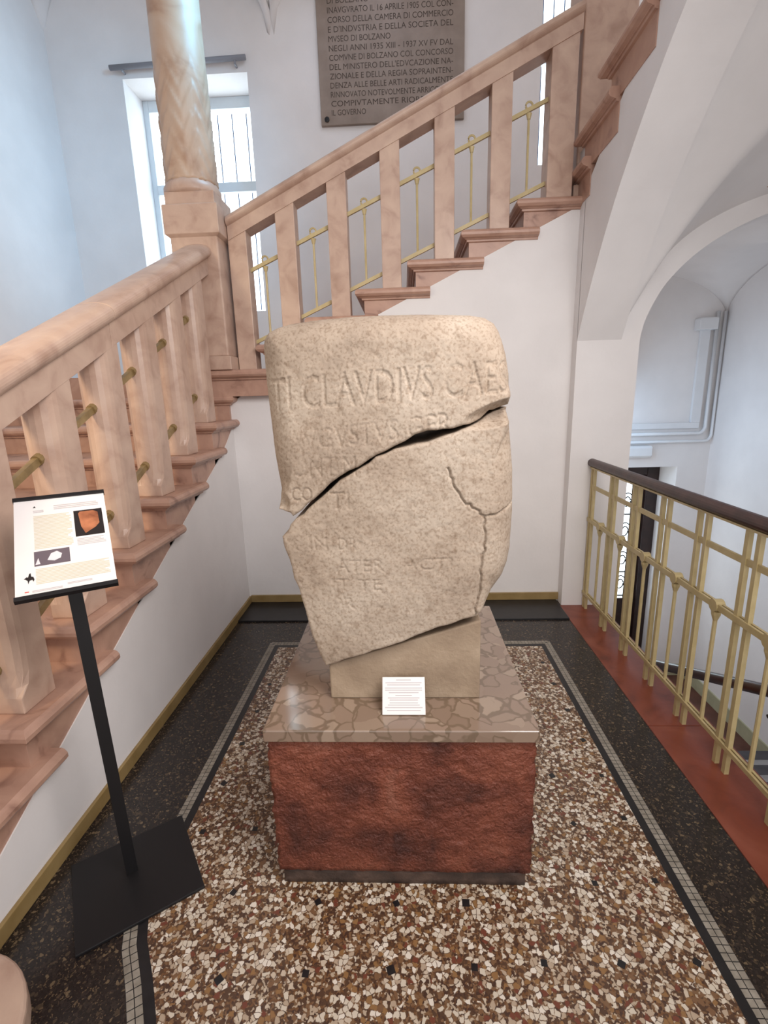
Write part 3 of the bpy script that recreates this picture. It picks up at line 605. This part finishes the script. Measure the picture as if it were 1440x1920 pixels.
def fragment(name, poly, broken, parent):
    X, Z = np.meshgrid(GX, GZ); ins = inside(X, Z, poly); d, qx, qz = dist_poly(X, Z, poly)
    quad = ins[:-1, :-1] | ins[1:, :-1] | ins[:-1, 1:] | ins[1:, 1:]
    use = np.zeros(ins.shape, bool); use[:-1, :-1] |= quad; use[1:, :-1] |= quad; use[:-1, 1:] |= quad; use[1:, 1:] |= quad
    outv = use & ~ins; X = np.where(outv, qx, X); Z = np.where(outv, qz, Z); d = np.where(outv, 0.0, d)
    db, _, _ = dist_poly(X, Z, broken, False)
    # worn arris: wide round on the old faces, tight on the breaks
    rad = 0.010 + 0.070 * np.clip((db - d) / 0.05, 0, 1)
    s_ = np.clip(1 - d / rad, 0, 1); rnd = rad * (1 - np.sqrt(np.clip(1 - s_ * s_, 0, 1)))
    rel = 0.006 * vnoise(X, Z, 9, 5) + 0.0022 * vnoise(X, Z, 45, 6) + 0.0016 * vnoise(X, Z, 130, 7)
    carve = TXT * wear * np.where(Z > 1.20, 0.0036, 0.0024)
    cr = np.zeros_like(X)
    for c_ in cracks:
        dc, _, _ = dist_poly(X, Z, c_, False); cr = np.maximum(cr, 0.012 * np.clip(1 - dc / 0.004, 0, 1))
    bulge = 0.03 * ((X + 0.04) / 0.36) ** 2
    hole = 0.03 * np.clip(1 - np.hypot((X + 0.352) / 0.022, (Z - 1.205) / 0.03), 0, 1) + 0.075 * np.clip(1 - np.hypot((X - 0.275) / 0.12, (Z - 1.448 - 0.25 * (X - 0.275)) / 0.036), 0, 1)
    yf = 1.335 + bulge + rnd + rel + carve + cr + hole
    yb = 1.755 - rnd * 1.0 + rel
    num = -np.ones(ins.shape, int); num[use] = np.arange(use.sum()); K = int(use.sum())
    V = np.concatenate([np.stack([X[use], yf[use], Z[use]], 1), np.stack([X[use], yb[use], Z[use]], 1)])
    a, b, c_, e = num[:-1, :-1][quad], num[:-1, 1:][quad], num[1:, 1:][quad], num[1:, :-1][quad]
    fr = np.stack([a, b, c_, e], 1); bk = np.stack([e, c_, b, a], 1) + K
    ed = np.concatenate([np.stack([fr[:, i], fr[:, (i + 1) % 4]], 1) for i in range(4)]); key = {}
    lo = np.minimum(ed[:, 0], ed[:, 1]).astype(np.int64) * (K + 1) + np.maximum(ed[:, 0], ed[:, 1]); u, inv, cnt = np.unique(lo, return_inverse=True, return_counts=True)
    be = ed[cnt[inv] == 1]
    # rough broken sides: several rings between front and back
    faces = [tuple(q) for q in fr.tolist()] + [tuple(q) for q in bk.tolist()] + [(int(q), int(p), int(p) + K, int(q) + K) for p, q in be]
    me = bpy.data.meshes.new(name); me.from_pydata(V.tolist(), [], faces); me.update(); me.materials.append(M['stone'])
    me.polygons.foreach_set('use_smooth', [True] * (2 * len(fr)) + [False] * len(be))
    o = bpy.data.objects.new(name, me); COL.objects.link(o); o.parent = parent
    return o
ms = thing('inscribed_stone', (-0.04, 1.55, 0.69), 'large broken pale limestone with worn carved Roman lettering on the pedestal', 'stone')
fragment('upper_fragment', upper, crack_up, ms)
fragment('lower_fragment', lower, crack_lo + lower[len(crack_lo):len(crack_lo) + 27], ms)
adopt(ms)
# label card leaning on the block
cdp = thing('label_card', (-0.017, 1.29, 0.571), 'small white label card leaning against the grey block', 'card')
def on_card(mat, a0, a1, b0, b1, dz, name):          # a: across, b: up the card (metres)
    p0 = Vector((-0.081, 1.278, 0.5715)); ux = Vector((1, 0.0, 0)); uv = Vector((0, 0.062, 0.088)).normalized(); nn = ux.cross(uv)
    return MB().prism([tuple(p0 + ux * a + uv * b + nn * (0.0 if dz == 0 else 0.003)) for a, b in ((a0, b0), (a1, b0), (a1, b1), (a0, b1))], tuple(nn * (0.003 if dz == 0 else dz))).out(name, mat, cdp)
bevel(on_card('paper', 0, 0.129, 0, 0.107, 0, 'card'), 0.001)
for i, (wd, b) in enumerate([(0.045, 0.097), (0.11, 0.089), (0.10, 0.083), (0.112, 0.074), (0.112, 0.068), (0.09, 0.061), (0.05, 0.053), (0.095, 0.046), (0.085, 0.040), (0.085, 0.032), (0.095, 0.026), (0.112, 0.019), (0.10, 0.011)]):
    on_card('greyprint', 0.0645 - wd / 2, 0.0645 + wd / 2, b, b + 0.0028, 0.0004, 'text_line')
adopt(cdp)

# ---------------------------------------------------------------- sign stand
sg = thing('sign_stand', (-0.90, 1.235, 0), 'black floor stand holding a tilted white information panel', 'sign')
az = math.radians(36); ux = Vector((math.cos(az), math.sin(az), 0)); uy = Vector((-math.sin(az), math.cos(az), 0)); c0 = Vector((-0.893, 1.232, 0.0018))
bevel(MB().prism([tuple(c0 + ux * (a * 0.175) + uy * (b * 0.165)) for a, b in ((-1, -1), (1, -1), (1, 1), (-1, 1))], (0, 0, 0.010)).out('base_plate', 'black', sg), 0.002)
pc = Vector((-0.915, 1.248, 0.011)); pt = Vector((-0.922, 1.232, 1.09))
MB().prism([tuple(pc + ux * (a * 0.020) + uy * (b * 0.010)) for a, b in ((-0.85, -1), (0.85, -1), (0.85, 1), (-0.85, 1))], pt - pc).out('pole', 'black', sg)
paz, pti = 0.567, 0.937; pu = Vector((math.cos(paz), math.sin(paz), 0)); pb = Vector((-math.sin(paz), math.cos(paz), 0)); pv = Vector((0, 0, math.cos(pti))) + pb * math.sin(pti); pn = pu.cross(pv); PC = Vector((-0.931, 1.241, 1.14))
PW, PH = 0.220, 0.347
def panel_poly(pts, mat, name, parent, z0, th):      # pts in panel units: x 0..1 from the left, y 0..1 from the bottom
    return MB().prism([tuple(PC + pu * ((a - 0.5) * PW) + pv * ((b - 0.5) * PH) + pn * z0) for a, b in pts], tuple(pn * th)).out(name, mat, parent)
R4 = lambda a0, a1, b0, b1: [(a0, b0), (a1, b0), (a1, b1), (a0, b1)]
pan = panel_poly(R4(0, 1, 0, 1), 'paper', 'panel', sg, -0.006, 0.006)
panel_poly(R4(-0.01, 1.01, 0.972, 1.005), 'black', 'panel_clip', sg, -0.009, 0.014); panel_poly(R4(-0.01, 1.01, -0.005, 0.03), 'black', 'panel_clip', sg, -0.009, 0.014)
panel_poly(R4(0.2, 0.8, 0.2, 0.6), 'black', 'bracket', sg, -0.022, 0.012)
panel_poly(R4(0.63, 0.95, 0.52, 0.80), 'darkprint', 'photo_print', pan, 0.0002, 0.0004)
panel_poly([(0.68, 0.765), (0.70, 0.785), (0.85, 0.785), (0.90, 0.76), (0.905, 0.64), (0.86, 0.60), (0.74, 0.545), (0.70, 0.62), (0.69, 0.69)], 'orangeprint', 'stone_print', pan, 0.0006, 0.0003)
panel_poly(R4(0.19, 0.55, 0.285, 0.425), 'purpleprint', 'photo_print', pan, 0.0002, 0.0004)
panel_poly([(0.32, 0.33), (0.36, 0.39), (0.42, 0.405), (0.47, 0.375), (0.455, 0.335), (0.39, 0.315)], 'lightprint', 'stone_print', pan, 0.0006, 0.0003)
panel_poly([(0.20, 0.30), (0.23, 0.36), (0.25, 0.30)], 'lightprint', 'stone_print', pan, 0.0006, 0.0003)
def lines(a0, a1, b0, b1, n, mat='bgprint'):
    for i in range(n):
        b = b0 + (b1 - b0) * i / n; panel_poly(R4(a0, a1 - random.choice((0, 0, 0.02, 0.05)), b, b + (b1 - b0) / n * 0.55), mat, 'text_line', pan, 0.0002, 0.0003)
lines(0.20, 0.60, 0.45, 0.80, 24); lines(0.20, 0.95, 0.12, 0.265, 11); lines(0.64, 0.95, 0.43, 0.505, 5, 'greyprint'); lines(0.42, 0.92, 0.845, 0.90, 3, 'greyprint'); lines(0.20, 0.36, 0.83, 0.86, 2, 'greyprint')
panel_poly([(0.20, 0.885), (0.215, 0.905), (0.23, 0.885)], 'darkprint', 'emblem', pan, 0.0002, 0.0003)
panel_poly([(0.085, 0.185), (0.11, 0.20), (0.125, 0.195), (0.135, 0.225), (0.15, 0.232), (0.155, 0.20), (0.175, 0.195), (0.185, 0.17), (0.175, 0.15), (0.165, 0.17), (0.14, 0.165), (0.125, 0.135), (0.12, 0.165), (0.10, 0.18)], 'darkprint', 'rider_emblem', pan, 0.0002, 0.0003)
panel_poly(R4(0.09, 0.13, 0.062, 0.070), 'redprint', 'red_mark', pan, 0.0002, 0.0003); lines(0.16, 0.45, 0.055, 0.075, 2, 'greyprint'); lines(0.5, 0.75, 0.075, 0.095, 2, 'greyprint')
adopt(sg)

# ---------------------------------------------------------------- wall plaque
pq = thing('wall_plaque', (-0.06, 5.2, 3.93), 'brown stone plaque with carved Italian inscription high on the far wall', 'plaque')
bevel(MB().box(-0.71, 0.59, 5.165, 5.2, 3.92, 5.45).out('plaque_slab', 'plaque', pq), 0.004)
PL = ['IL GOVERNO', 'COMPIVTAMENTE RIORDINATO', 'RINNOVATO NOTEVOLMENTE ARRICCHITO', 'DENZA ALLE BELLE ARTI RADICALMENTE', 'ZIONALE E DELLA REGIA SOPRAINTEN-', "DEL MINISTERO DELL'EDVCAZIONE NA-", 'COMVNE DI BOLZANO COL CONCORSO', 'NEGLI ANNI 1935 XIII - 1937 XV FV DAL', 'MVSEO DI BOLZANO', "E D'INDVSTRIA E DELLA SOCIETA DEL", 'CORSO DELLA CAMERA DI COMMERCIO', 'INAVGVRATO IL 16 APRILE 1905 COL CON-', 'DI BOLZANO']
lv = []; lf = []
for i, body in enumerate(PL):
    v, t = text_tris(body); mn, mx_ = v.min(0), v.max(0); short = len(body) < 18
    wid = 1.10 if not short else 1.10 * {'IL GOVERNO': 0.285, 'MVSEO DI BOLZANO': 0.50, 'DI BOLZANO': 0.33}[body]
    X = -0.61 + (v[:, 0] - mn[0]) / (mx_[0] - mn[0]) * wid; Z = 3.995 + 0.0702 * i + v[:, 1] / 0.73 * 0.047
    k0 = len(lv); lv += [(x, 5.1642, z) for x, z in zip(X, Z)]; lf += [tuple(int(k) + k0 for k in q) for q in t]
link('carved_lettering', lv, lf, 'letter', pq)['kind'] = 'stuff'
MB().lathe([(0.012, 0), (0.022, 0.002), (0.022, 0.010), (0.010, 0.014)], (0, 0), 16).out('bolt', 'black', pq)
pq.children[-1].matrix_local = Matrix.Identity(4)
adopt(pq)
bo = [c_ for c_ in pq.children if c_.name.startswith('bolt')][0]
bo.matrix_world = Matrix.Translation((-0.655, 5.165, 3.965)) @ Matrix.Rotation(math.radians(90), 4, 'X')

# ---------------------------------------------------------------- cream metal railing
rl = thing('metal_railing', (1.247, 1.6, 0), 'cream metal railing with dark wooden handrail along the red floor edge', 'railing')
XR = 1.247; Y0, Y1 = -0.75, 3.29
hp = [(0.030 * math.cos(a), 0.027 * math.sin(a)) for a in np.linspace(0, 2 * math.pi, 18)[:-1]]
MB().prism([(XR + a, Y1 + 0.02, 1.025 + b) for a, b in hp], (0, Y0 - Y1, 0)).out('wooden_handrail', 'wood', rl, False)
MB().box(XR - 0.016, XR + 0.016, Y0, Y1, 0.990, 0.999).out('rail_strip', 'cream', rl)
for z, h in ((0.868, 0.026), (0.640, 0.026), (0.112, 0.020)):
    for dx in ((-0.008, 0.008) if z < 0.8 else (0.0,)):
        bevel(MB().box(XR + dx - 0.005, XR + dx + 0.005, Y0, Y1, z - h / 2, z + h / 2).out('rail_bar', 'cream', rl), 0.001)
me_p = me_t = None; ys = [3.235 - 0.301 * k for k in range(14)]
for y in ys:
    for dy in ((-0.030, 0.030) if y < 3.2 else (0.0, 0.036)):
        if me_p is None:
            o = bevel(MB().box(-0.009, 0.009, -0.010, 0.010, 0.0, 0.993).out('post', 'cream', rl), 0.002); me_p = o.data
        else:
            o = bpy.data.objects.new('post', me_p); COL.objects.link(o); o.parent = rl
        o.location = (XR, y + dy, 0.004)
    if y - 0.15 > Y0:
        if me_t is None:
            mb = MB().tube([(0, 0, 0.112), (0, 0, 0.60)], 0.0085, 8); mb.tube([(0, 0, 0.575), (0, 0, 0.60), (0, 0, 0.615)], [0.009, 0.017, 0.018], 10)
            mb.tube([(-0.018, 0, 0.640), (0.018, 0, 0.640)], 0.026, 14)
            o = mb.out('knobbed_rod', 'cream', rl); me_t = o.data
        else:
            o = bpy.data.objects.new('knobbed_rod', me_t); COL.objects.link(o); o.parent = rl
        o.location = (XR, y - 0.15, 0)
adopt(rl)
# handrail of the descending flight
hr = thing('wall_handrail', (1.48, 2.0, -0.5), 'dark wooden handrail sloping down beyond the metal railing', 'handrail')
hz = lambda y: 0.27 - 0.452 * (y - 1.852)
MB().tube([(1.48, 0.4, hz(0.4)), (1.48, 3.25, hz(3.25))], 0.026, 14).out('wooden_rail', 'wood', hr, True)
for y in (0.8, 1.7, 2.6): MB().tube([(1.374, y, hz(y) - 0.08), (1.46, y, hz(y) - 0.07), (1.48, y, hz(y) - 0.02)], 0.008, 8).out('bracket', 'black', hr)
adopt(hr)

# ---------------------------------------------------------------- fittings on the far walls
cr_ = thing('curtain_rod', (-1.97, 5.15, 4.45), 'grey curtain rod above the barred stair window', 'curtain rod')
MB().tube([(-2.61, 5.15, 4.455), (-1.36, 5.15, 4.475)], 0.022, 10).out('rod', 'grey', cr_, True)
for x in (-2.5, -1.46): MB().tube([(x, 5.2, 4.43), (x, 5.15, 4.43), (x, 5.15, 4.455)], 0.010, 8).out('bracket', 'grey', cr_)
adopt(cr_)
tr = thing('cable_trunking', (2.98, 5.2, 1.1), 'flat white cable trunking turning down the lower hall wall', 'trunking')
bevel(MB().box(1.9, 3.0, 5.17, 5.2, 1.085, 1.145).out('trunk_run', 'white', tr), 0.003); bevel(MB().box(2.91, 3.0, 5.165, 5.2, 1.145, 2.08).out('trunk_riser', 'white', tr), 0.003)
adopt(tr)
o = bevel(MB().rings([(2.855, 3.03, 5.10, 5.2, 2.03), (2.855, 3.03, 5.10, 5.2, 2.135), (2.865, 3.02, 5.11, 5.2, 2.142)]).out('junction_box', 'white'), 0.006)
tag(o, 'white junction box on top of the vertical cable trunking', 'junction box')
for lab, xv, zh, r in (('inner white pipe bending along the lower hall wall', 3.055, 1.035, 0.017), ('outer white pipe bending nearest the hall corner', 3.125, 0.955, 0.015)):
    pts = [(1.9, 5.165, zh)] + [(xv - 0.06 + 0.06 * math.sin(a), 5.165, zh + 0.06 - 0.06 * math.cos(a)) for a in np.linspace(0, math.pi / 2, 7)] + [(xv, 5.165, 2.2)]
    tag(MB().tube(pts, r, 10).out('wall_pipe', 'white', None, True), lab, 'pipe')
o = bevel(MB().rings([(2.30, 2.53, 5.13, 5.2, 0.80), (2.30, 2.53, 5.11, 5.2, 0.82), (2.30, 2.53, 5.11, 5.2, 0.90), (2.30, 2.53, 5.13, 5.2, 0.92)]).out('emergency_light', 'white'), 0.004)
tag(o, 'small white emergency light box above the dark door', 'light')
